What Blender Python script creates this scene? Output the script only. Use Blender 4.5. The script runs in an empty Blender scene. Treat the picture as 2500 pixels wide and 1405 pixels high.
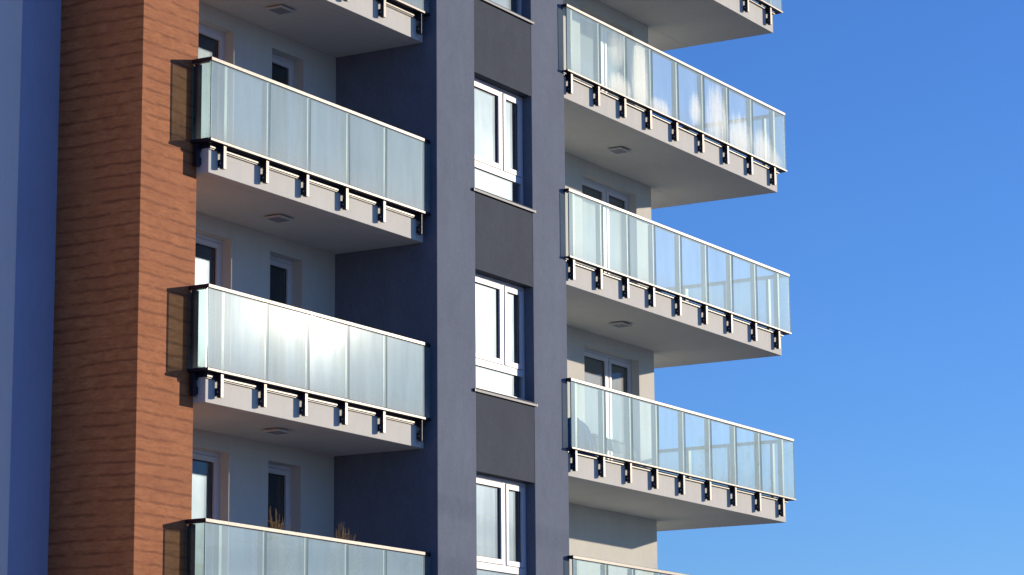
import bpy, bmesh, math, random
from mathutils import Matrix, Vector

random.seed(7)
scene = bpy.context.scene
COL = scene.collection

# ------------------------------------------------------------------ camera
cam_data = bpy.data.cameras.new("camera")
cam = bpy.data.objects.new("camera", cam_data)
COL.objects.link(cam)
_r = Vector((0.5084588807962391, -0.8610533244899182, -0.007532524430462905))
_u = Vector((-0.16203497527767516, -0.10426705488434217, 0.9812609479911594))
_f = Vector((0.8457033955981252, 0.497710310974773, 0.19253626417689657))
_m = Matrix((( _r.x, _u.x, -_f.x, -37.5528), (_r.y, _u.y, -_f.y, -21.1185), (_r.z, _u.z, -_f.z, -9.4676), (0, 0, 0, 1)))
cam.matrix_world = _m
cam_data.sensor_width = 36.0
cam_data.lens = 99.215
cam_data.clip_start = 0.5
cam_data.clip_end = 3000
scene.camera = cam

# ------------------------------------------------------------------ light
SUN_AZ = math.radians(55.4)      # from the facade normal towards +X
SUN_EL = math.radians(10.8)
S = Vector((math.sin(SUN_AZ) * math.cos(SUN_EL), -math.cos(SUN_AZ) * math.cos(SUN_EL), math.sin(SUN_EL)))
sun_data = bpy.data.lights.new("sun", 'SUN')
sun_data.energy = 5.0
sun_data.angle = math.radians(0.5)
sun_data.color = (1.0, 0.84, 0.64)
sun = bpy.data.objects.new("sun", sun_data)
COL.objects.link(sun)
sun.location = S * 60
sun.rotation_euler = (-S).to_track_quat('-Z', 'Y').to_euler()

world = bpy.data.worlds.new("World")
scene.world = world
world.use_nodes = True
wn, wl = world.node_tree.nodes, world.node_tree.links
wn.clear()
w_out = wn.new("ShaderNodeOutputWorld")
w_bg = wn.new("ShaderNodeBackground")
w_sky = wn.new("ShaderNodeTexSky")
w_sky.sky_type = 'NISHITA'
w_sky.sun_disc = False
w_sky.sun_elevation = SUN_EL
w_sky.sun_rotation = math.atan2(S.x, S.y)
w_sky.altitude = 0
w_sky.air_density = 1.0
w_sky.dust_density = 0.0
w_sky.ozone_density = 4.5
w_hs = wn.new("ShaderNodeHueSaturation")
w_hs.inputs["Saturation"].default_value = 1.0
wl.new(w_sky.outputs[0], w_hs.inputs["Color"])
w_tint = wn.new("ShaderNodeMix")
w_tint.data_type = 'RGBA'
w_tint.blend_type = 'MULTIPLY'
w_tint.inputs[0].default_value = 1.0
w_tint.inputs[7].default_value = (0.89, 1.15, 1.72, 1)
wl.new(w_hs.outputs[0], w_tint.inputs[6])
wl.new(w_tint.outputs[2], w_bg.inputs[0])
w_bg.inputs[1].default_value = 0.108
wl.new(w_bg.outputs[0], w_out.inputs[0])

vs = scene.view_settings
vs.view_transform = 'Standard'
vs.look = 'None'
vs.exposure = 0.0
vs.gamma = 1.0
scene.render.film_transparent = False
scene.cycles.use_denoising = True
scene.cycles.max_bounces = 14
scene.cycles.transparent_max_bounces = 24
scene.cycles.caustics_reflective = False
scene.cycles.caustics_refractive = False
scene.cycles.sample_clamp_indirect = 8.0
scene.render.filter_size = 1.5


# ------------------------------------------------------------------ materials
class NT:
    """small helper round a node tree"""
    def __init__(self, name):
        self.m = bpy.data.materials.new(name)
        self.m.use_nodes = True
        self.t = self.m.node_tree
        self.t.nodes.clear()
        self.out = self.n("ShaderNodeOutputMaterial")

    def n(self, kind, **kw):
        nd = self.t.nodes.new(kind)
        for k, v in kw.items():
            setattr(nd, k, v)
        return nd

    def l(self, a, b):
        self.t.links.new(a, b)

    def coord(self, scale=(1, 1, 1)):
        # world position: seams and stains run on from one piece to the next
        g = self.n("ShaderNodeNewGeometry")
        mp = self.n("ShaderNodeMapping")
        mp.inputs["Scale"].default_value = scale
        self.l(g.outputs["Position"], mp.inputs["Vector"])
        return mp.outputs[0]

    def noise(self, vec, scale, detail=4, rough=0.55, dist=0.0):
        nd = self.n("ShaderNodeTexNoise")
        nd.inputs["Scale"].default_value = scale
        nd.inputs["Detail"].default_value = detail
        nd.inputs["Roughness"].default_value = rough
        nd.inputs["Distortion"].default_value = dist
        self.l(vec, nd.inputs["Vector"])
        return nd.outputs["Fac"]

    def ramp(self, fac, stops):
        nd = self.n("ShaderNodeValToRGB")
        el = nd.color_ramp.elements
        while len(el) < len(stops):
            el.new(0.5)
        for e, (p, c) in zip(el, stops):
            e.position = p
            e.color = (*c, 1) if len(c) == 3 else c
        self.l(fac, nd.inputs[0])
        return nd.outputs[0]

    def mix(self, a, b, fac, mode='MIX'):
        nd = self.n("ShaderNodeMix", data_type='RGBA', blend_type=mode)
        for sock, v in ((nd.inputs[6], a), (nd.inputs[7], b), (nd.inputs[0], fac)):
            if hasattr(v, "links") or isinstance(v, bpy.types.NodeSocket):
                self.l(v, sock)
            else:
                sock.default_value = (*v, 1) if isinstance(v, tuple) else v
        return nd.outputs[2]

    def math(self, op, a, b=0.0, clamp=False):
        nd = self.n("ShaderNodeMath", operation=op, use_clamp=clamp)
        for sock, v in ((nd.inputs[0], a), (nd.inputs[1], b)):
            if isinstance(v, bpy.types.NodeSocket):
                self.l(v, sock)
            else:
                sock.default_value = v
        return nd.outputs[0]

    def bump(self, height, strength, dist):
        nd = self.n("ShaderNodeBump")
        nd.inputs["Strength"].default_value = strength
        nd.inputs["Distance"].default_value = dist
        self.l(height, nd.inputs["Height"])
        return nd.outputs[0]

    def principled(self, color, rough, normal=None, metallic=0.0, spec=0.5):
        nd = self.n("ShaderNodeBsdfPrincipled")
        if isinstance(color, bpy.types.NodeSocket):
            self.l(color, nd.inputs["Base Color"])
        else:
            nd.inputs["Base Color"].default_value = (*color, 1)
        if isinstance(rough, bpy.types.NodeSocket):
            self.l(rough, nd.inputs["Roughness"])
        else:
            nd.inputs["Roughness"].default_value = rough
        nd.inputs["Metallic"].default_value = metallic
        nd.inputs["Specular IOR Level"].default_value = spec
        if normal is not None:
            self.l(normal, nd.inputs["Normal"])
        self.l(nd.outputs[0], self.out.inputs[0])
        return self.m


def mat_plaster(name, c, var=0.10, streak=0.10, fine=0.12, bump=0.25):
    """mineral render: cloudy patches, fine grain, faint rain streaks"""
    t = NT(name)
    big = t.noise(t.coord((0.9, 0.9, 0.55)), 1.3, 5, 0.6)
    st = t.noise(t.coord((6, 6, 0.5)), 1.6, 5, 0.65)
    gr = t.noise(t.coord((1, 1, 0.8)), 26, 5, 0.8)
    sp = t.noise(t.coord((1, 1, 0.55)), 6, 5, 0.7, 0.4)
    k = t.math('ADD', t.math('MULTIPLY', big, var * 2), 1 - var)
    k = t.math('MULTIPLY', k, t.math('ADD', t.math('MULTIPLY', st, streak * 2), 1 - streak))
    k = t.math('MULTIPLY', k, t.math('ADD', t.math('MULTIPLY', gr, fine * 2), 1 - fine))
    k = t.math('MULTIPLY', k, t.math('ADD', t.math('MULTIPLY', sp, var * 1.6), 1 - var * 0.8))
    cc = t.n("ShaderNodeCombineColor")
    for i in range(3):
        t.l(t.math('MULTIPLY', k, c[i]), cc.inputs[i])
    return t.principled(cc.outputs[0], 0.9, t.bump(gr, bump, 0.004), spec=0.2)


def mat_board(name):
    """brown render pressed with a rough timber-board pattern"""
    t = NT(name)
    g = t.n("ShaderNodeNewGeometry")
    sep = t.n("ShaderNodeSeparateXYZ")
    t.l(g.outputs["Position"], sep.inputs[0])
    wob = t.noise(t.coord((1.1, 1.1, 1.1)), 1.3, 3, 0.5)
    wob2 = t.noise(t.coord((3.5, 3.5, 1.0)), 3.0, 4, 0.6)
    z = t.math('ADD', sep.outputs[2], t.math('ADD', t.math('MULTIPLY', wob, 0.10), t.math('MULTIPLY', wob2, 0.030)))
    zz = t.math('MULTIPLY', z, 6.3)
    fr = t.math('FRACT', zz)
    tri = t.math('ABSOLUTE', t.math('SUBTRACT', fr, 0.5))          # 0.5 at a seam
    gate = t.noise(t.coord((1.4, 1.4, 6.0)), 1.8, 4, 0.65)
    seam = t.ramp(tri, [(0.33, (0, 0, 0)), (0.42, (0.7, 0.7, 0.7)), (0.5, (1, 1, 1))])
    seam = t.math('MULTIPLY', seam, t.ramp(gate, [(0.38, (0.10, 0.10, 0.10)), (0.55, (1, 1, 1))]))
    cell = t.n("ShaderNodeTexWhiteNoise", noise_dimensions='1D')
    t.l(t.math('FLOOR', zz), cell.inputs["W"])
    grain = t.noise(t.coord((2.6, 2.6, 17)), 2.2, 6, 0.72, 0.8)
    blot = t.noise(t.coord((1.4, 1.4, 2.6)), 2.6, 5, 0.65)
    spots = t.noise(t.coord((1.3, 1.3, 1.0)), 9, 5, 0.78)
    base = t.mix((0.46, 0.180, 0.074), (0.34, 0.120, 0.045), t.ramp(blot, [(0.35, (0, 0, 0)), (0.7, (1, 1, 1))]))
    base = t.mix(base, (0.24, 0.078, 0.032), t.math('MULTIPLY', t.ramp(grain, [(0.46, (0, 0, 0)), (0.66, (1, 1, 1))]), 0.75))
    base = t.mix(base, (0.28, 0.085, 0.035), t.math('MULTIPLY', t.ramp(spots, [(0.55, (0, 0, 0)), (0.70, (1, 1, 1))]), 0.7))
    base = t.mix(base, (0.36, 0.13, 0.06), t.math('MULTIPLY', cell.outputs["Value"], 0.35))
    base = t.mix(base, (0.17, 0.052, 0.022), t.math('MULTIPLY', seam, 0.78))
    h = t.math('SUBTRACT', t.math('MULTIPLY', grain, 0.35), seam)
    return t.principled(base, 0.8, t.bump(h, 0.25, 0.006), spec=0.25)


def mat_metal(name, c, rough, spec=0.5, metallic=0.0):
    t = NT(name)
    n1 = t.noise(t.coord(), 30, 3, 0.6)
    r = t.math('ADD', t.math('MULTIPLY', n1, 0.12), rough - 0.06)
    return t.principled(c, r, None, metallic, spec)


def mat_glass(name, sheen=0.0, sheen_c=(0.62, 0.86, 1.0), fog=0.05, fog_rough=0.14, fog_c=(0.9, 0.95, 1.0), dust=0.06, sky_veil=0.0, sky_veil_c=(0.55, 0.74, 0.92), blobs=None, tint=(0.86, 0.93, 0.91), wavy=0.02):
    """clear pane with a Fresnel reflection, a film that scatters forwards and dirt that dries in streaks"""
    t = NT(name)
    wv = t.noise(t.coord((1, 1, 0.7)), 1.7, 1, 0.4)
    nrm = t.bump(wv, wavy, 0.25)
    # Schlick reflectance that is the same from both sides of the thin sheet
    geo = t.n("ShaderNodeNewGeometry")
    dt = t.n("ShaderNodeVectorMath", operation='DOT_PRODUCT')
    t.l(geo.outputs["Incoming"], dt.inputs[0])
    t.l(geo.outputs["Normal"], dt.inputs[1])
    inv = t.math('SUBTRACT', 1.0, t.math('ABSOLUTE', dt.outputs["Value"]), True)
    fres = t.math('ADD', t.math('MULTIPLY', t.math('POWER', inv, 5.0), 0.955), 0.045)
    tr = t.n("ShaderNodeBsdfTransparent")
    tr.inputs[0].default_value = (*tint, 1)
    gl = t.n("ShaderNodeBsdfGlossy")
    gl.inputs["Roughness"].default_value = 0.01
    t.l(nrm, gl.inputs["Normal"])
    clear = t.n("ShaderNodeMixShader")
    t.l(fres, clear.inputs[0])
    t.l(tr.outputs[0], clear.inputs[1])
    t.l(gl.outputs[0], clear.inputs[2])
    # film
    fg = t.n("ShaderNodeBsdfGlossy")
    fg.inputs["Roughness"].default_value = fog_rough
    fg.inputs["Color"].default_value = (*fog_c, 1)
    film = film0 = t.n("ShaderNodeMixShader")
    wipe = t.noise(t.coord((9, 9, 0.8)), 1.0, 5, 0.7)
    patch = t.noise(t.coord((1.6, 1.6, 1.2)), 1.2, 4, 0.6)
    fk = t.math('MULTIPLY', t.math('ADD', t.math('MULTIPLY', wipe, 0.7), t.math('ADD', t.math('MULTIPLY', patch, 0.7), 0.3)), fog)
    t.l(fk, film.inputs[0])
    t.l(clear.outputs[0], film.inputs[1])
    t.l(fg.outputs[0], film.inputs[2])
    if sheen > 0:
        # sky reflection painted as a tint: wide bluish glossy lobe, view stays clear
        sg = t.n("ShaderNodeBsdfGlossy")
        sg.inputs["Roughness"].default_value = 0.46
        sg.inputs["Color"].default_value = (*sheen_c, 1)
        film2 = t.n("ShaderNodeMixShader")
        bank = t.noise(t.coord((3.0, 3.0, 0.7)), 1.1, 5, 0.65)
        t.l(t.math('MULTIPLY', t.math('ADD', t.math('MULTIPLY', wipe, 0.5), t.math('ADD', t.math('MULTIPLY', bank, 0.6), 0.45)), sheen), film2.inputs[0])
        t.l(film.outputs[0], film2.inputs[1])
        t.l(sg.outputs[0], film2.inputs[2])
        film = film2
    # dirt
    df = t.n("ShaderNodeBsdfDiffuse")
    df.inputs[0].default_value = (0.72, 0.72, 0.68, 1)
    tl = t.n("ShaderNodeBsdfTranslucent")
    tl.inputs[0].default_value = (0.72, 0.72, 0.68, 1)
    dirt = t.n("ShaderNodeMixShader")
    dirt.inputs[0].default_value = 0.35
    t.l(df.outputs[0], dirt.inputs[1])
    t.l(tl.outputs[0], dirt.inputs[2])
    smear = t.noise(t.coord((5, 5, 1.1)), 2.2, 6, 0.72, 0.6)
    scr = t.noise(t.coord((3.0, 3.0, 11)), 4.0, 3, 0.8, 1.4)
    d = t.math('MULTIPLY', t.math('ADD', smear, 0.45), dust)
    d = t.math('ADD', d, t.math('MULTIPLY', t.ramp(scr, [(0.66, (0, 0, 0)), (0.80, (1, 1, 1))]), dust * 4.0))
    # dried runs and dust gather towards the foot and the head of every pane
    gen = t.n("ShaderNodeTexCoord")
    sp = t.n("ShaderNodeSeparateXYZ")
    t.l(gen.outputs["Generated"], sp.inputs[0])
    runs = t.noise(t.coord((14, 14, 1.2)), 1.3, 5, 0.75)
    low = t.ramp(t.math('ADD', sp.outputs[2], t.math('MULTIPLY', t.math('SUBTRACT', runs, 0.5), 0.45)),
                 [(0.0, (1, 1, 1)), (0.10, (0.5, 0.5, 0.5)), (0.30, (0.0, 0.0, 0.0))])
    d = t.math('ADD', d, t.math('MULTIPLY', low, dust * 5.0))
    mask = None
    if blobs:
        # breath-like condensation that has frozen in patches: (x, z, radius x, radius z, strength)
        g2 = t.n("ShaderNodeNewGeometry")
        s2 = t.n("ShaderNodeSeparateXYZ")
        t.l(g2.outputs["Position"], s2.inputs[0])
        n_a = t.noise(t.coord((2.0, 2.0, 0.28)), 4.0, 6, 0.72, 0.2)
        n_b = t.noise(t.coord(), 26, 3, 0.7)
        jit = t.math('ADD', t.math('MULTIPLY', t.math('SUBTRACT', n_a, 0.5), 2.4), t.math('MULTIPLY', t.math('SUBTRACT', n_b, 0.5), 0.7))
        for bx, bz, rx, rz, st in blobs:
            ex = t.math('DIVIDE', t.math('SUBTRACT', s2.outputs[0], bx), rx)
            ez = t.math('DIVIDE', t.math('SUBTRACT', s2.outputs[2], bz), rz)
            r2 = t.math('ADD', t.math('MULTIPLY', ex, ex), t.math('MULTIPLY', ez, ez))
            v = t.math('ADD', t.math('SUBTRACT', 1.0, r2), jit)
            v = t.math('MULTIPLY', t.math('POWER', t.math('MULTIPLY', v, 0.75, True), 1.4), st)
            mask = v if mask is None else t.math('MAXIMUM', mask, v)
        t.l(t.math('ADD', fk, t.math('MULTIPLY', mask, 0.034)), film0.inputs[0])
        fg.inputs["Roughness"].default_value = 0.30
        d = t.math('ADD', d, t.math('MULTIPLY', mask, 0.55))
    dd = t.n("ShaderNodeMixShader")
    t.l(t.math('MINIMUM', d, 0.9), dd.inputs[0])
    t.l(film.outputs[0], dd.inputs[1])
    t.l(dirt.outputs[0], dd.inputs[2])
    last = dd
    if sky_veil > 0:
        # pale diffuse haze painted into the pane for the sky's reflected veil
        md = t.n("ShaderNodeBsdfDiffuse")
        md.inputs[0].default_value = (*sky_veil_c, 1)
        mt = t.n("ShaderNodeBsdfTranslucent")
        mt.inputs[0].default_value = (*sky_veil_c, 1)
        mm = t.n("ShaderNodeMixShader")
        mm.inputs[0].default_value = 0.3
        t.l(md.outputs[0], mm.inputs[1])
        t.l(mt.outputs[0], mm.inputs[2])
        last = t.n("ShaderNodeMixShader")
        cloud = t.noise(t.coord((1.5, 1.5, 0.8)), 1.1, 4, 0.6)
        t.l(t.math('MULTIPLY', t.math('ADD', t.math('MULTIPLY', cloud, 0.6), 0.7), sky_veil), last.inputs[0])
        t.l(dd.outputs[0], last.inputs[1])
        t.l(mm.outputs[0], last.inputs[2])
    t.l(last.outputs[0], t.out.inputs[0])
    return t.m


def mat_ground(name):
    t = NT(name)
    a = t.noise(t.coord(), 0.12, 5, 0.6)
    b = t.noise(t.coord(), 3.0, 5, 0.7)
    c = t.mix((0.29, 0.29, 0.29), (0.22, 0.22, 0.22), a)
    c = t.mix(c, (0.18, 0.18, 0.18), t.math('MULTIPLY', b, 0.5))
    return t.principled(c, 0.9, t.bump(b, 0.3, 0.02))


M = {}
M['white'] = mat_plaster("white_render", (0.655, 0.655, 0.615), 0.09, 0.05, 0.10)
M['grey'] = mat_plaster("blue_grey_render", (0.142, 0.172, 0.234), 0.22, 0.02, 0.30)
M['grey_dark'] = mat_plaster("slate_grey_render", (0.060, 0.073, 0.098), 0.22, 0.02, 0.30)
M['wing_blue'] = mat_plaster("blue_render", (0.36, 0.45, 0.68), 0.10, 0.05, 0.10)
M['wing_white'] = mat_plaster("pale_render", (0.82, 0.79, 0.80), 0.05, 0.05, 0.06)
M['brown'] = mat_board("board_marked_render")
M['metal'] = mat_metal("anthracite_metal", (0.016, 0.017, 0.032), 0.38, 0.32)
M['sill'] = mat_metal("pale_sill_metal", (0.30, 0.31, 0.31), 0.55, 0.2)
M['bolt'] = mat_metal("zinc_bolt", (0.45, 0.45, 0.46), 0.35, 0.5, 0.8)
M['pvc'] = mat_metal("white_frame", (0.66, 0.66, 0.72), 0.42, 0.3)
M['gasket'] = mat_metal("black_gasket", (0.012, 0.012, 0.02), 0.6, 0.3)
M['glass_left'] = mat_glass("dusty_glass", sheen=0.021, sheen_c=(0.62, 0.82, 1.0), fog=0.0006, fog_rough=0.12, dust=0.05, sky_veil=0.07, sky_veil_c=(0.62, 0.80, 0.95))
M['glass_right'] = mat_glass("clear_glass", sheen=0.018, sheen_c=(0.68, 0.87, 1.0), fog=0.0006, fog_rough=0.16, dust=0.025, sky_veil=0.05, sky_veil_c=(0.72, 0.88, 0.96))
M['glass_side'] = mat_glass("side_glass", fog=0.0004, fog_rough=0.16, dust=0.03)
FROST = [(1.70, 2.55, 0.46, 0.26, 1.0), (1.62, 3.20, 0.34, 0.34, 0.35), (2.40, 2.80, 0.32, 0.80, 1.0), (3.10, 2.50, 0.42, 0.22, 0.9),
         (4.40, 2.80, 0.24, 0.34, 0.9), (5.24, 2.85, 0.44, 0.62, 1.0), (6.14, 2.64, 0.56, 0.52, 1.0), (7.05, 2.60, 0.50, 0.46, 0.9), (7.60, 2.52, 0.34, 0.26, 0.6)]
M['glass_frost'] = mat_glass("frosted_over_glass", sheen=0.015, sheen_c=(0.68, 0.87, 1.0), fog=0.0006, fog_rough=0.16, dust=0.025, sky_veil=0.05, sky_veil_c=(0.72, 0.88, 0.96), blobs=FROST)
M['glass_edge'] = mat_metal("glass_edge", (0.22, 0.42, 0.38), 0.15, 0.6)
M['window'] = mat_glass("misted_window_glass", sheen=0.012, sheen_c=(0.6, 0.8, 1.0), fog=0.017, fog_c=(0.66, 0.82, 1.0), fog_rough=0.30, dust=0.025, sky_veil=0.04, sky_veil_c=(0.8, 0.85, 0.9), tint=(0.75, 0.8, 0.8))
M['door_glass'] = mat_glass("dusty_door_glass", sheen=0.008, sheen_c=(0.75, 0.88, 1.0), fog=0.004, fog_rough=0.30, dust=0.05, sky_veil=0.10, sky_veil_c=(0.8, 0.85, 0.9), tint=(0.75, 0.8, 0.8))
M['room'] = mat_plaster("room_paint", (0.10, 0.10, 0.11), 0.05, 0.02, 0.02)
M['ground'] = mat_ground("pale_paving")
M['lamp'] = mat_metal("lamp_housing", (0.62, 0.62, 0.62), 0.4, 0.4)
M['diffuser'] = mat_metal("lamp_diffuser", (0.30, 0.31, 0.36), 0.25, 0.5)
M['tarp'] = mat_metal("blue_plastic_sheet", (0.015, 0.14, 0.48), 0.35, 0.5)
M['cloth'] = mat_plaster("white_cloth", (0.70, 0.70, 0.68), 0.05, 0.02, 0.05)
M['wood'] = mat_plaster("weathered_wood", (0.28, 0.25, 0.22), 0.15, 0.1, 0.1)
M['straw'] = mat_plaster("dry_stem", (0.40, 0.27, 0.12), 0.25, 0.0, 0.1)
M['pot'] = mat_plaster("clay_pot", (0.30, 0.13, 0.07), 0.1, 0.0, 0.1)
M['cable'] = mat_metal("cable_rubber", (0.02, 0.02, 0.02), 0.6, 0.3)
M['bark'] = mat_plaster("bark", (0.10, 0.08, 0.06), 0.2, 0.1, 0.2)

# ------------------------------------------------------------------ builders
WORLD = {}


def empty(name, loc, label=None, cat=None, group=None):
    o = bpy.data.objects.new(name, None)
    COL.objects.link(o)
    o.location = loc
    o.empty_display_size = 0.3
    WORLD[o.name] = Vector(loc)
    if label:
        o["label"] = label
    if cat:
        o["category"] = cat
    if group:
        o["group"] = group
    return o


class MB:
    """collects world-space pieces and links them as one mesh object"""
    def __init__(self):
        self.bm = bmesh.new()

    def box(self, x0, x1, y0, y1, z0, z1, mi=0, bev=0.0, end_mi=None):
        tmp = bmesh.new()
        vs_ = [tmp.verts.new((x, y, z)) for z in (z0, z1) for y in (y0, y1) for x in (x0, x1)]
        for f in ((0, 2, 3, 1), (4, 5, 7, 6), (0, 1, 5, 4), (2, 6, 7, 3), (0, 4, 6, 2), (1, 3, 7, 5)):
            tmp.faces.new([vs_[i] for i in f])
        if bev > 0:
            bmesh.ops.bevel(tmp, geom=tmp.edges[:], offset=bev, segments=2, profile=0.5, affect='EDGES')
        me = bpy.data.meshes.new("tmp")
        tmp.to_mesh(me)
        tmp.free()
        n0 = len(self.bm.faces)
        self.bm.from_mesh(me)
        bpy.data.meshes.remove(me)
        self.bm.faces.ensure_lookup_table()
        for f in self.bm.faces[n0:]:
            f.material_index = mi
            if end_mi is not None and bev == 0:
                pass
        return self

    def prism(self, pts, axis, a, b, mi=0):
        """extrude the polygon pts (pairs of the two other axes, in order) from a to b along axis"""
        def v(p, t):
            if axis == 'X':
                return (t, p[0], p[1])
            if axis == 'Y':
                return (p[0], t, p[1])
            return (p[0], p[1], t)
        va = [self.bm.verts.new(v(p, a)) for p in pts]
        vb = [self.bm.verts.new(v(p, b)) for p in pts]
        n = len(pts)
        fs = [self.bm.faces.new(va), self.bm.faces.new(vb[::-1])]
        for i in range(n):
            fs.append(self.bm.faces.new((va[i], vb[i], vb[(i + 1) % n], va[(i + 1) % n])))
        for f in fs:
            f.material_index = mi
        return self

    def tube(self, pts, r0, r1=None, seg=6, mi=0):
        r1 = r0 if r1 is None else r1
        pts = [Vector(p) for p in pts]
        rings = []
        n = len(pts)
        for i, p in enumerate(pts):
            d = (pts[min(i + 1, n - 1)] - pts[max(i - 1, 0)]).normalized()
            a = d.cross(Vector((0.31, 0.77, 0.55))).normalized()
            b = d.cross(a)
            r = r0 + (r1 - r0) * i / max(1, n - 1)
            rings.append([self.bm.verts.new(p + (a * math.cos(q) + b * math.sin(q)) * r) for q in [2 * math.pi * k / seg for k in range(seg)]])
        for i in range(n - 1):
            for k in range(seg):
                f = self.bm.faces.new((rings[i][k], rings[i][(k + 1) % seg], rings[i + 1][(k + 1) % seg], rings[i + 1][k]))
                f.material_index = mi
                f.smooth = True
        self.bm.faces.new(rings[0][::-1]).material_index = mi
        self.bm.faces.new(rings[-1]).material_index = mi
        return self

    def build(self, name, mats, parent=None, label=None, cat=None, group=None, kind=None, origin=None):
        if not isinstance(mats, (list, tuple)):
            mats = [mats]
        bm = self.bm
        bmesh.ops.recalc_face_normals(bm, faces=bm.faces[:])
        lo = Vector([min(v.co[i] for v in bm.verts) for i in range(3)])
        hi = Vector([max(v.co[i] for v in bm.verts) for i in range(3)])
        if origin is None:
            origin = Vector(((lo.x + hi.x) / 2, (lo.y + hi.y) / 2, lo.z))
        origin = Vector(origin)
        bmesh.ops.translate(bm, verts=bm.verts[:], vec=-origin)
        me = bpy.data.meshes.new(name)
        bm.to_mesh(me)
        bm.free()
        for m in mats:
            me.materials.append(m)
        o = bpy.data.objects.new(name, me)
        COL.objects.link(o)
        WORLD[o.name] = origin
        if parent is not None:
            o.parent = parent
            o.location = origin - WORLD[parent.name]
        else:
            o.location = origin
        if label:
            o["label"] = label
        if cat:
            o["category"] = cat
        if group:
            o["group"] = group
        if kind:
            o["kind"] = kind
        return o


def wall_with_openings(mb, x0, x1, y0, y1, z0, z1, holes):
    """wall slab in the XZ plane, cut into non-overlapping boxes round rectangular holes (hx0, hx1, hz0, hz1)"""
    xs = sorted({x0, x1, *[h[0] for h in holes], *[h[1] for h in holes]})
    xs = [x for x in xs if x0 <= x <= x1]
    bm = mb.bm
    zs = sorted({z0, z1, *[h[2] for h in holes], *[h[3] for h in holes]})
    zs = [z for z in zs if z0 <= z <= z1]

    def solid(i, j):
        if i < 0 or j < 0 or i >= len(xs) - 1 or j >= len(zs) - 1:
            return False
        cx, cz = (xs[i] + xs[i + 1]) / 2, (zs[j] + zs[j + 1]) / 2
        return not any(h[0] < cx < h[1] and h[2] < cz < h[3] for h in holes)
    vert = {}

    def v(i, y, j):
        k = (i, y, j)
        if k not in vert:
            vert[k] = bm.verts.new((xs[i], y, zs[j]))
        return vert[k]
    for i in range(len(xs) - 1):
        for j in range(len(zs) - 1):
            if not solid(i, j):
                continue
            for y in (y0, y1):
                bm.faces.new((v(i, y, j), v(i + 1, y, j), v(i + 1, y, j + 1), v(i, y, j + 1)))
            if not solid(i - 1, j):
                bm.faces.new((v(i, y0, j), v(i, y1, j), v(i, y1, j + 1), v(i, y0, j + 1)))
            if not solid(i + 1, j):
                bm.faces.new((v(i + 1, y0, j), v(i + 1, y1, j), v(i + 1, y1, j + 1), v(i + 1, y0, j + 1)))
            if not solid(i, j - 1):
                bm.faces.new((v(i, y0, j), v(i + 1, y0, j), v(i + 1, y1, j), v(i, y1, j)))
            if not solid(i, j + 1):
                bm.faces.new((v(i, y0, j + 1), v(i + 1, y0, j + 1), v(i + 1, y1, j + 1), v(i, y1, j + 1)))


# ------------------------------------------------------------------ setting
GROUND = -11.1
g = MB()
g.box(-900, 900, -900, 900, GROUND - 0.4, GROUND)
g.build("ground", M['ground'], kind="structure")

FH = 3.0
KS = (-1, 0, 1, 2, 3)
TOP = 7.2
YB = 1.772           # recessed living-room walls
PX0, PX1, PX2 = -3.79, -2.726, -1.029     # grey front: pillar, window bay, pillar
BX0, BX1, BY = -10.13, -8.965, 0.43       # brown pier
SOF = 2.037          # soffit height of storey k = 0
SLT = 2.43           # slab top

bld = empty("apartment_building", (-2.0, 1.0, GROUND),
            "white, slate grey and brown apartment block with glass balconies against the blue sky", "apartment building")

# grey front pillars
MB().box(PX0, PX1, 0, YB + 0.4, GROUND, TOP, bev=0.006).build("front_pillar", M['grey'], bld)
MB().box(PX2, 0.0, 0, YB + 0.4, GROUND, TOP, bev=0.006).build("front_pillar", M['grey'], bld)
# brown board-marked pier between the loggias and the left wing
MB().box(BX0, BX1, BY, 2.6, GROUND, TOP, bev=0.006).build("brown_pier", M['brown'], bld)
# left wing, set back
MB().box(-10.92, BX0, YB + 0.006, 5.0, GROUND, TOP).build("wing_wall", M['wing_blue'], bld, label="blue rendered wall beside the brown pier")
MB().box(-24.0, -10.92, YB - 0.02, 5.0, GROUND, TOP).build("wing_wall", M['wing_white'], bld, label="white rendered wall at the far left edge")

# recessed walls with their openings
DOOR_L = (-8.35, -6.36)
WIN_L = (-5.43, -4.635)
DOOR_R = (3.742, 5.72)
HEAD = 1.80
holes_l, holes_r = [], []
for k in KS:
    dz = -FH * k
    holes_l.append((*DOOR_L, SLT - FH + 0.06 + dz, HEAD + dz))
    holes_l.append((*WIN_L, SLT - FH + 0.06 + dz, HEAD + dz))
    if k < 2:
        holes_r.append((*DOOR_R, SLT - FH + 0.06 + dz, HEAD + dz))
w = MB()
wall_with_openings(w, BX1, PX0, YB, YB + 0.3, GROUND, TOP, holes_l)
w.build("loggia_wall", M['white'], bld)
w = MB()
wall_with_openings(w, 0.0, 6.285, YB, YB + 0.3, GROUND, TOP, holes_r)
w.build("corner_wall", M['white'], bld)
# the gable beyond the corner
MB().box(5.98, 6.285, YB + 0.3, 9.0, GROUND, TOP).build("gable_wall", M['white'], bld)
# rooms behind
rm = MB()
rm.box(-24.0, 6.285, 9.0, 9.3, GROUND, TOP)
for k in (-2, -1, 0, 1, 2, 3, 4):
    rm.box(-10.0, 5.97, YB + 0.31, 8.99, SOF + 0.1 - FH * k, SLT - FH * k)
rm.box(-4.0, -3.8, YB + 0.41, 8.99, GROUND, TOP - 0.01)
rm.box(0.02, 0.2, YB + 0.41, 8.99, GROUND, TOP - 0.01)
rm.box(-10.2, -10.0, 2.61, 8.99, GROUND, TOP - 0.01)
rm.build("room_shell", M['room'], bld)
MB().box(-24.2, 6.5, -0.1, 9.4, TOP, TOP + 0.35).build("roof", M['white'], bld)


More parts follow.
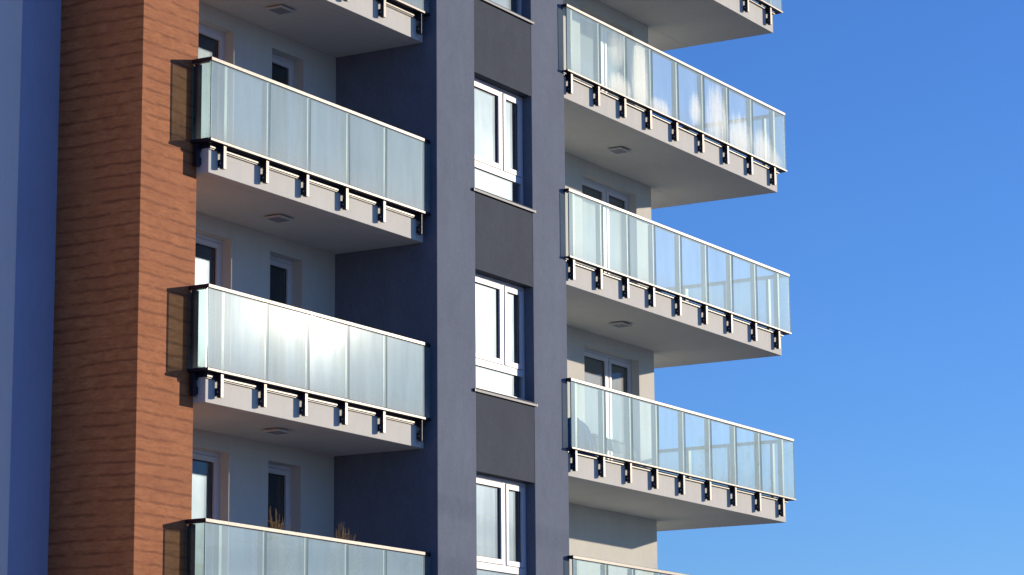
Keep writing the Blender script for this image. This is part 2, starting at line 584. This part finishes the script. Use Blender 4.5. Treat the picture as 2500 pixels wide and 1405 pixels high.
def casement(name, x0, x1, yf, z0, z1, mull, parent, transom=None, sill=None, depth=0.07, glass="window"):
    """fixed frame > sashes, panes, sill, trickle vent.  mull: x of the mullion centre, or None"""
    fw = 0.055
    f = MB()
    f.box(x0, x0 + fw, yf, yf + depth, z0, z1)
    f.box(x1 - fw, x1, yf, yf + depth, z0, z1)
    f.box(x0 + fw, x1 - fw, yf, yf + depth, z1 - fw, z1)
    f.box(x0 + fw, x1 - fw, yf, yf + depth, z0, z0 + fw * 0.7)
    zb = z0 + fw * 0.7
    if transom:
        f.box(x0 + fw, x1 - fw, yf - 0.002, yf + depth, transom[0], transom[1])
        zb = transom[1]
    if mull is not None:
        f.box(mull - 0.03, mull + 0.03, yf + 0.001, yf + depth, zb, z1 - fw)
    fr = f.build(name, M['pvc'], parent)
    spans = [(x0 + fw, x1 - fw)] if mull is None else [(x0 + fw, mull - 0.03), (mull + 0.03, x1 - fw)]
    for a, b in spans:
        sw, gp = 0.074, 0.008
        a2, b2, c2, d2 = a + gp, b - gp, zb + gp, z1 - fw - gp
        s = MB()
        ys = yf - 0.012
        s.box(a2, a2 + sw, ys, ys + 0.06, c2, d2, bev=0.004)
        s.box(b2 - sw, b2, ys, ys + 0.06, c2, d2, bev=0.004)
        s.box(a2 + sw, b2 - sw, ys + 0.001, ys + 0.059, d2 - sw, d2)
        s.box(a2 + sw, b2 - sw, ys + 0.001, ys + 0.059, c2, c2 + sw)
        s.build("sash", M['pvc'], fr)
        gk = MB()
        e = 0.012
        for q in ((a2 + sw, a2 + sw + e, c2 + sw, d2 - sw), (b2 - sw - e, b2 - sw, c2 + sw, d2 - sw)):
            gk.box(q[0], q[1], yf + 0.018, yf + 0.024, q[2], q[3])
        gk.box(a2 + sw + e, b2 - sw - e, yf + 0.018, yf + 0.024, d2 - sw - e, d2 - sw)
        gk.box(a2 + sw + e, b2 - sw - e, yf + 0.018, yf + 0.024, c2 + sw, c2 + sw + e)
        gk.build("gasket", M['gasket'], fr)
        MB().box(a2 + sw - 0.01, b2 - sw + 0.01, yf + 0.026, yf + 0.046, c2 + sw - 0.01, d2 - sw + 0.01).build("glass_pane", M[glass], fr)
    if transom:
        MB().box(x0 + fw - 0.01, x1 - fw + 0.01, yf + 0.030, yf + 0.050, z0 + fw * 0.7 - 0.01, transom[0] + 0.01).build("glass_pane", M['window'], fr)
    v0 = x0 + 0.25 * (x1 - x0) - 0.14
    MB().box(v0, v0 + 0.36, yf - 0.014, yf - 0.001, z1 - 0.042, z1 - 0.018, bev=0.003).build("trickle_vent", M['pvc'], fr)
    if sill:
        sx0, sx1, sy, sz = sill
        s = MB()
        s.prism([(sy, sz - 0.032), (sy + 0.004, sz - 0.032), (sy + 0.004, sz - 0.004), (yf - 0.002, sz + 0.028), (yf - 0.002, sz + 0.034), (sy, sz)], 'X', sx0, sx1)
        s.box(sx0 - 0.008, sx0, sy - 0.002, 0.0, sz - 0.034, sz + 0.010, mi=1)
        s.box(sx1, sx1 + 0.008, sy - 0.002, 0.0, sz - 0.034, sz + 0.010, mi=1)
        s.build("window_sill", [M['sill'], M['metal']], fr)
    return fr


for k in KS:
    dz = -FH * k
    zo0, zo1 = 0.062 + dz, 1.813 + dz
    # spandrel between this window's head and the next sill above
    MB().box(PX1, PX2, 0.004, 0.5, zo1, zo0 + FH - 0.02, bev=0.003).build("spandrel_panel", M['grey_dark'], bld)
    casement("window", PX1, PX2, 0.165, zo0, zo1, -1.66, bld, transom=(0.43 + dz, 0.53 + dz), sill=(-2.80, -1.0, -0.035, zo0 - 0.055))
MB().box(PX1, PX2, 0.004, 0.5, GROUND, 0.042 - FH * 3).build("spandrel_panel", M['grey_dark'], bld)
for k in KS:
    dz = -FH * k
    zb = SLT - FH + 0.06 + dz
    casement("balcony_door", DOOR_L[0], DOOR_L[1], YB + 0.155, zb, HEAD + dz, None if False else -7.35, bld)
    casement("window", WIN_L[0], WIN_L[1], YB + 0.170, zb, HEAD + dz, None, bld)
    if k < 2:
        casement("balcony_door", DOOR_R[0], DOOR_R[1], YB + 0.155, zb, HEAD + dz, 4.855, bld, glass="door_glass")

# ------------------------------------------------------------------ balconies
RT, RU = 0.543, 0.492          # handrail top and underside, storey k = 1 heights
GB = -0.535                    # glass foot
BRT, BRB = -0.530, -0.561       # bottom rail
STT, STB = -0.580, -0.622      # drip edge
PB = -0.885                    # bracket foot


def post(xr, y0, yslab, dz, parent, w=0.056):
    """upright flat post: runs up behind the glass, its notched foot is bolted to the slab edge"""
    xl = xr - w
    p = MB()
    pts = [(y0, PB), (y0 + 0.062, PB), (y0 + 0.062, PB + 0.028), (yslab, PB + 0.028), (yslab, PB + 0.125), (y0 + 0.062, PB + 0.125),
           (y0 + 0.062, PB + 0.215), (yslab, PB + 0.215), (yslab, BRB + 0.0), (y0 + 0.085, BRB + 0.012), (y0 + 0.085, RU - 0.006), (y0, RU - 0.006)]
    p.prism([(y, z + dz) for y, z in pts], 'X', xl, xr)
    for zb in (PB + 0.065, PB + 0.165):
        p.box(xl - 0.008, xl - 0.0005, y0 + 0.04, y0 + 0.056, zb + dz, zb + 0.016 + dz, mi=1)
    return p.build("post", [M['metal'], M['bolt']], parent)


def side_post(yf, x0, xslab, dz, parent, sgn, w=0.05):
    """post on an end of the balcony: foot fixed to the slab's end face; sgn is the way out from the slab (-1 left, +1 right)"""
    p = MB()
    xo = x0
    xi = xslab
    def X(a):
        return xo - sgn * a
    pts = [(X(0), PB), (X(0.062), PB), (X(0.062), PB + 0.028), (xi, PB + 0.028), (xi, PB + 0.125), (X(0.062), PB + 0.125),
           (X(0.062), PB + 0.215), (xi, PB + 0.215), (xi, BRB), (X(0.085), BRB + 0.012), (X(0.085), RU - 0.006), (X(0), RU - 0.006)]
    p.prism([(x, z + dz) for x, z in pts], 'Y', yf, yf + w)
    return p.build("post", M['metal'], parent)


def pane(x0, x1, y0, y1, z0, z1, mat, parent):
    m = MB().box(x0, x1, y0, y1, z0, z1)
    # narrow faces show the green edge of the glass
    thin_y = (y1 - y0) < (x1 - x0)
    m.bm.normal_update()
    bmesh.ops.recalc_face_normals(m.bm, faces=m.bm.faces[:])
    for f in m.bm.faces:
        n = f.normal
        big = abs(n.y) > 0.9 if thin_y else abs(n.x) > 0.9
        f.material_index = 0 if big else 1
    # every pane sits a hair differently in its clamps
    t0, t1, t2 = (random.uniform(-0.0022, 0.0022) for _ in range(3))
    for v in m.bm.verts:
        hz = (v.co.z - z0) / (z1 - z0) - 0.5
        if thin_y:
            v.co.y += t0 * hz * 2 + t1 * ((v.co.x - x0) / (x1 - x0) - 0.5) * 2
        else:
            v.co.x += t0 * hz
    return m.build("glass_panel", [mat, M['glass_edge']], parent)


GT = 0.016


def balcony_left(k):
    dz = -FH * (k - 1)
    x0, x1, ys = -8.98, PX0 - 0.002, 0.233
    s = MB()
    s.box(x0, x1, ys, BY - 0.001, SOF - FH + dz, SLT - FH + dz, bev=0.006)
    s.box(BX1 + 0.001, x1, BY - 0.001, YB - 0.002, SOF - FH + dz, SLT - FH + dz)
    sl = s.build("balcony", M['white'], bld)
    gx0 = -9.10
    BRT, BRB = -0.540, -0.577
    yf = 0.115
    # handrail with its return to the pier
    h = MB()
    h.box(gx0, x1 - 0.004, yf - 0.004, yf + 0.086, RU + dz, RT + dz, bev=0.005)
    h.box(gx0, gx0 + 0.09, yf + 0.088, BY - 0.002, RU + dz, RT + dz, bev=0.005)
    h.build("handrail", M['metal'], sl)
    b = MB()
    b.box(gx0 - 0.004, x1 - 0.004, yf - 0.010, yf + 0.018, BRB + dz, BRT + dz, bev=0.004)
    b.box(gx0 + 0.004, x1 - 0.006, yf + 0.0185, yf + 0.09, BRB + 0.004 + dz, BRB + 0.022 + dz)
    b.box(gx0 - 0.012, gx0 + 0.028, yf + 0.0292, BY - 0.002, BRB + dz, BRT + dz, bev=0.004)
    b.box(gx0 + 0.0285, x0 - 0.013, yf + 0.091, BY - 0.002, BRB + 0.004 + dz, BRB + 0.022 + dz)
    b.build("bottom_rail", M['metal'], sl)
    d = MB()
    d.box(x0 - 0.004, x1 - 0.004, ys - 0.014, ys - 0.0015, -0.640 + dz, -0.568 + dz)
    d.box(x0 - 0.008, x1 - 0.004, ys - 0.032, ys - 0.0145, -0.639 + dz, -0.611 + dz, bev=0.004)
    d.box(x0 - 0.006, x1 - 0.004, ys - 0.024, ys - 0.0145, -0.656 + dz, -0.645 + dz, bev=0.002)
    d.box(x0 - 0.012, x0 - 0.0045, ys - 0.012, BY - 0.002, -0.640 + dz, -0.568 + dz)
    d.build("drip_edge", M['metal'], sl)
    posts = [-8.725, -7.776, -6.837, -5.881, -4.936, -3.93]
    for xr in posts:
        post(xr, yf + 0.020, ys - 0.003, dz, sl)
    side_post(0.345, gx0 + 0.020, x0 - 0.002, dz, sl, -1)
    js = [gx0, -7.776, -6.837, -5.881, -4.936, x1 - 0.01]
    for a, b2 in zip(js[:-1], js[1:]):
        pane(a + 0.004, b2 - 0.004, yf, yf + GT, GB + dz, RU - 0.008 + dz, M['glass_left'], sl)
    pane(gx0, gx0 + GT, yf + GT + 0.006, BY - 0.012, GB + dz, RU - 0.008 + dz, M['glass_side'], sl)
    return sl


def balcony_right(k):
    dz = -FH * (k - 1) + (0.26 if k == 3 else 0.0)
    x0, x1, ys = 0.002, 7.882, 0.022
    yend = 6.4
    s = MB()
    s.box(x0, x1, ys, YB - 0.002, SOF - FH + dz, SLT - FH + dz, bev=0.006)
    s.box(6.29, x1, YB - 0.002, yend, SOF - FH + dz, SLT - FH + dz)
    sl = s.build("balcony", M['white'], bld)
    yf = -0.094
    gx0, gx1 = -0.06, 8.05
    h = MB()
    h.box(gx0, gx1, yf - 0.004, yf + 0.090, RU + dz, RT + dz, bev=0.005)
    h.box(gx1 - 0.09, gx1, yf + 0.092, yend, RU + dz, RT + dz, bev=0.005)
    h.build("handrail", M['metal'], sl)
    b = MB()
    b.box(gx0 - 0.004, gx1 + 0.012, yf - 0.010, yf + 0.018, BRB + dz, BRT + dz, bev=0.004)
    b.box(gx0 + 0.004, gx1 - 0.03, yf + 0.0185, yf + 0.09, BRB + 0.004 + dz, BRB + 0.022 + dz)
    b.box(gx1 - 0.028, gx1 + 0.012, yf + 0.0292, yend, BRB + dz, BRT + dz, bev=0.004)
    b.build("bottom_rail", M['metal'], sl)
    d = MB()
    d.box(x0 - 0.001, x1 + 0.004, ys - 0.012, ys - 0.0015, -0.610 + dz, -0.568 + dz)
    d.box(x0 - 0.03, x1 + 0.045, ys - 0.030, ys - 0.0125, -0.613 + dz, -0.579 + dz, bev=0.005)
    d.box(x1 + 0.0015, x1 + 0.012, ys - 0.0005, yend, -0.632 + dz, -0.568 + dz)
    d.build("drip_edge", M['metal'], sl)
    posts = [0.153, 1.045, 1.935, 2.835, 3.785, 4.755, 5.720, 6.683, 7.633]
    for xr in posts:
        post(xr, yf + 0.020, ys - 0.003, dz, sl)
    js = [gx0, 1.052, 1.942, 2.842, 3.792, 4.762, 5.727, 6.690, gx1]
    gm = M['glass_frost'] if k == 0 else M['glass_right']
    for a, b2 in zip(js[:-1], js[1:]):
        pane(a + 0.004, b2 - 0.004, yf, yf + GT, GB + dz, RU - 0.008 + dz, gm, sl)
    for yp in (0.28, 1.13, 1.96, 2.80, 3.65, 4.5, 5.35):
        side_post(yp, gx1 - 0.020, x1 + 0.002, dz, sl, 1)
    ys_ = [yf + GT + 0.006, 1.13, 1.96, 2.80, 3.65, 4.5, 5.35, yend]
    for a, b2 in zip(ys_[:-1], ys_[1:]):
        pane(gx1 - GT, gx1, a + 0.004, b2 - 0.004, GB + dz, RU - 0.008 + dz, gm if k != 0 else M['glass_right'], sl)
    return sl


for k in KS:
    balcony_left(k)
    balcony_right(k)

# ------------------------------------------------------------------ ceiling lights
def ceiling_light(cx, cy, z, label):
    t = empty("ceiling_light", (cx, cy, z), label, "ceiling light", "square lights under the balcony slabs")
    h = MB()
    h.box(cx - 0.12, cx + 0.12, cy - 0.10, cy + 0.10, z - 0.022, z - 0.001)
    h.box(cx - 0.17, cx + 0.17, cy - 0.14, cy + 0.14, z - 0.045, z - 0.0225, bev=0.004)
    h.build("lamp_housing", M['lamp'], t)
    MB().box(cx - 0.135, cx + 0.135, cy - 0.105, cy + 0.105, z - 0.049, z - 0.0455).build("diffuser", M['diffuser'], t)


LZ = SOF
ceiling_light(-6.34, 0.99, LZ, "square ceiling light nearest the top left, under the uppermost left slab")
ceiling_light(-6.34, 0.99, LZ - FH, "square ceiling light under the left balcony with scratched bluish glass")
ceiling_light(-6.50, 0.87, LZ - 2 * FH, "square ceiling light under the left balcony with the white sun glare")
ceiling_light(3.44, 0.89, LZ, "square ceiling light under the right balcony with the frosted panes")
ceiling_light(3.44, 0.91, LZ - FH, "square ceiling light under the middle right balcony with clear glass, above the half sunlit doors")

# ------------------------------------------------------------------ ground report: wrap-up things follow


def dry_plant(cx, cy, floor, h, spread, label, seed, lean=0.0):
    rnd = random.Random(seed)
    t = empty("potted_plant", (cx, cy, floor), label, "plant", "dried plants behind the lowest left railing")
    p = MB()
    for i in range(10):
        pass
    n = 18
    prof = [(0.0, 0.10), (0.02, 0.12), (0.26, 0.155), (0.26, 0.17), (0.30, 0.17), (0.30, 0.15), (0.27, 0.145)]
    rings = [[p.bm.verts.new((cx + r * math.cos(2 * math.pi * i / n), cy + r * math.sin(2 * math.pi * i / n), floor + z)) for i in range(n)] for z, r in prof]
    for a, b in zip(rings[:-1], rings[1:]):
        for i in range(n):
            p.bm.faces.new((a[i], a[(i + 1) % n], b[(i + 1) % n], b[i]))
    p.bm.faces.new(rings[0])
    p.bm.faces.new(rings[-1])
    p.build("pot", M['pot'], t)
    s = MB()
    for i in range(190):
        a = rnd.uniform(0, 2 * math.pi)
        out = spread * rnd.random() ** 0.7
        hh = h * rnd.uniform(0.5, 1.0) * (1 - 0.35 * (out / spread) ** 2)
        b0 = Vector((cx + rnd.uniform(-0.05, 0.05), cy + rnd.uniform(-0.05, 0.05), floor + 0.26))
        pts = []
        for q in range(7):
            u = q / 6
            rr = out * u ** 1.6
            pts.append(b0 + Vector((rr * math.cos(a) + lean * u * u + rnd.uniform(-0.008, 0.008), rr * math.sin(a) * 0.8 + rnd.uniform(-0.008, 0.008), hh * (u - 0.18 * u ** 3 * (out / spread)))))
        s.tube(pts, 0.0060, 0.0026, 4)
        for j in range(rnd.randint(3, 6)):
            q = rnd.randint(2, 5)
            d = Vector((rnd.uniform(-1, 1), rnd.uniform(-1, 1), rnd.uniform(0.1, 0.9))).normalized() * rnd.uniform(0.05, 0.12)
            s.tube([pts[q], pts[q] + d * 0.6, pts[q] + d + Vector((0, 0, -0.012))], 0.0042, 0.0022, 4)
    s.build("dry_stems", M['straw'], t)


FL3 = SLT - FH - 2 * FH
dry_plant(-7.07, 0.47, FL3, 1.24, 0.40, "dried bushy plant in front of the narrow loggia window", 3, -0.03)
dry_plant(-5.50, 0.47, FL3, 1.24, 0.40, "dried feathery plant in front of the dark blue side wall", 5, 0.0)

# things on the third right-hand balcony
FL2 = SLT - FH - FH
t = empty("low_table", (2.35, 0.72, FL2), "low table under a white cover behind the lower right glass railing", "table")
top = MB()
top.box(1.75, 3.02, 0.45, 1.0, FL2 + 0.43, FL2 + 0.46, bev=0.004)
top.build("tabletop", M['wood'], t)
for lx in (1.80, 2.93):
    for ly in (0.48, 0.93):
        MB().box(lx, lx + 0.045, ly, ly + 0.045, FL2, FL2 + 0.43).build("leg", M['cloth'], t)


def draped(name, x0, x1, y0, y1, z_of, mat, label, cat, nx=40, ny=18, thick=0.006, folds=0.0, seed=1):
    rnd = random.Random(seed)
    ph = [rnd.uniform(0, 6.28) for _ in range(6)]
    m = MB()
    gv = []
    for i in range(nx + 1):
        row = []
        for j in range(ny + 1):
            u, v = i / nx, j / ny
            x = x0 + (x1 - x0) * u
            y = y0 + (y1 - y0) * v
            z = z_of(u, v) + folds * (math.sin(u * 23 + ph[0] + 3 * v) + 0.6 * math.sin(u * 41 + v * 17 + ph[1]) + 0.5 * math.sin(v * 31 + ph[2] - u * 9))
            y += folds * 1.5 * math.sin(u * 29 + ph[3])
            row.append(m.bm.verts.new((x, y, z)))
        gv.append(row)
    for i in range(nx):
        for j in range(ny):
            m.bm.faces.new((gv[i][j], gv[i + 1][j], gv[i + 1][j + 1], gv[i][j + 1])).smooth = True
    ret = bmesh.ops.solidify(m.bm, geom=m.bm.faces[:], thickness=thick)
    return m.build(name, mat, None, label, cat)


def cover_z(u, v):
    edge = max(abs(u - 0.5) * 2 - 0.9, 0) * 0.6 + max(abs(v - 0.5) * 2 - 0.86, 0) * 1.6
    return FL2 + 0.475 + 0.12 * max(0, 0.35 - u) - edge


draped("table_cover", 1.72, 3.06, 0.42, 1.03, cover_z, M['cloth'], "crumpled white sheet spread over the low table", "sheet", folds=0.006, seed=4)


def tarp_z(u, v):
    r = math.hypot((u - 0.5) * 2.0, (v - 0.5) * 2.0)
    return FL2 + 0.02 + 0.70 * max(0.0, 1 - r ** 2.4) ** 0.55


draped("plastic_sheet", 1.02, 1.86, 0.38, 1.05, tarp_z, M['tarp'], "shiny blue plastic sheet heaped beside the low table", "plastic sheet", 46, 34, 0.006, 0.016, 9)

# outdoor unit with slats on the lowest right-hand balcony
FL3R = FL3 + 0.26
ax, ay = 2.45, 1.36
t = empty("air_conditioner", (ax + 0.42, ay + 0.16, FL3R), "white air conditioner with louvred front behind the lowest right railing", "air conditioner")
AZ = 0.47
b = MB()
b.box(ax, ax + 0.84, ay + 0.02, ay + 0.33, FL3R + AZ, FL3R + AZ + 0.60, bev=0.012)
b.box(ax + 0.06, ax + 0.12, ay + 0.02, ay + 0.33, FL3R, FL3R + AZ)
b.box(ax + 0.72, ax + 0.78, ay + 0.02, ay + 0.33, FL3R, FL3R + AZ)
b.build("casing", M['pvc'], t)
l = MB()
for i in range(11):
    z = FL3R + AZ + 0.05 + i * 0.046
    l.box(ax + 0.02, ax + 0.60, ay, ay + 0.018, z, z + 0.022)
l.build("louvre", M['gasket'], t)

# ------------------------------------------------------------------ overhead cables across the street (seen mirrored in the glass)
for i, (y, z, sag, r) in enumerate([(-20.0, -1.7, 1.0, 0.013), (-20.0, -0.9, 0.9, 0.012), (-20.6, 0.4, 1.1, 0.014), (-20.3, 1.2, 0.8, 0.011), (-21.0, 2.4, 1.0, 0.013)]):
    m = MB()
    pts = []
    for q in range(61):
        u = q / 60
        x = -15 + 120 * u
        s_ = (u * 3) % 1.0
        pts.append((x, y, z - sag * 4 * s_ * (1 - s_) + 0.010 * (x - 20)))
    m.tube(pts, r, r, 6)
    names = ["thin black power cable lowest over the street", "black power cable second from below over the street", "thick black power cable in the middle over the street", "fine black power cable second from the top over the street", "black power cable highest over the street"]
    m.build("power_cable", M['cable'], None, names[i], "cable", "cables across the street mirrored in the glass")


# ------------------------------------------------------------------ bare tree across the street (seen mirrored in the glass)
def bare_tree(x, y, h, label):
    rnd = random.Random(11)
    t = empty("bare_tree", (x, y, GROUND), label, "tree")
    base = Vector((x, y, GROUND))
    tr = MB()
    trunk = [base + Vector((0.1 * math.sin(q * 1.3), 0.08 * math.cos(q * 1.7), h * 0.72 * q / 9)) for q in range(10)]
    tr.tube(trunk, 0.20, 0.06, 8)
    tr.build("trunk", M['bark'], t)
    br = MB()

    def grow(p, d, ln, r, lev):
        pts = [p]
        for q in range(5):
            d = (d + Vector((rnd.uniform(-0.2, 0.2), rnd.uniform(-0.2, 0.2), rnd.uniform(-0.05, 0.16)))).normalized()
            pts.append(pts[-1] + d * ln / 5)
        br.tube(pts, r, r * 0.5, 5)
        if lev < 3:
            for q in range(4 if lev < 2 else 3):
                i = rnd.randint(2, 5)
                nd = (d + Vector((rnd.uniform(-1, 1), rnd.uniform(-1, 1), rnd.uniform(-0.25, 0.7)))).normalized()
                grow(pts[i], nd, ln * rnd.uniform(0.5, 0.72), r * 0.52, lev + 1)
    for q in range(3, 10):
        for _ in range(2):
            a = rnd.uniform(0, 6.283)
            d = Vector((math.cos(a), math.sin(a), rnd.uniform(0.35, 1.0))).normalized()
            grow(trunk[q], d, h * 0.26 * rnd.uniform(0.7, 1.1), 0.055, 0)
    br.build("branches", M['bark'], t)


bare_tree(40.5, -20.0, 14.5, "bare leafless tree across the street, mirrored in the lower right glass railing")
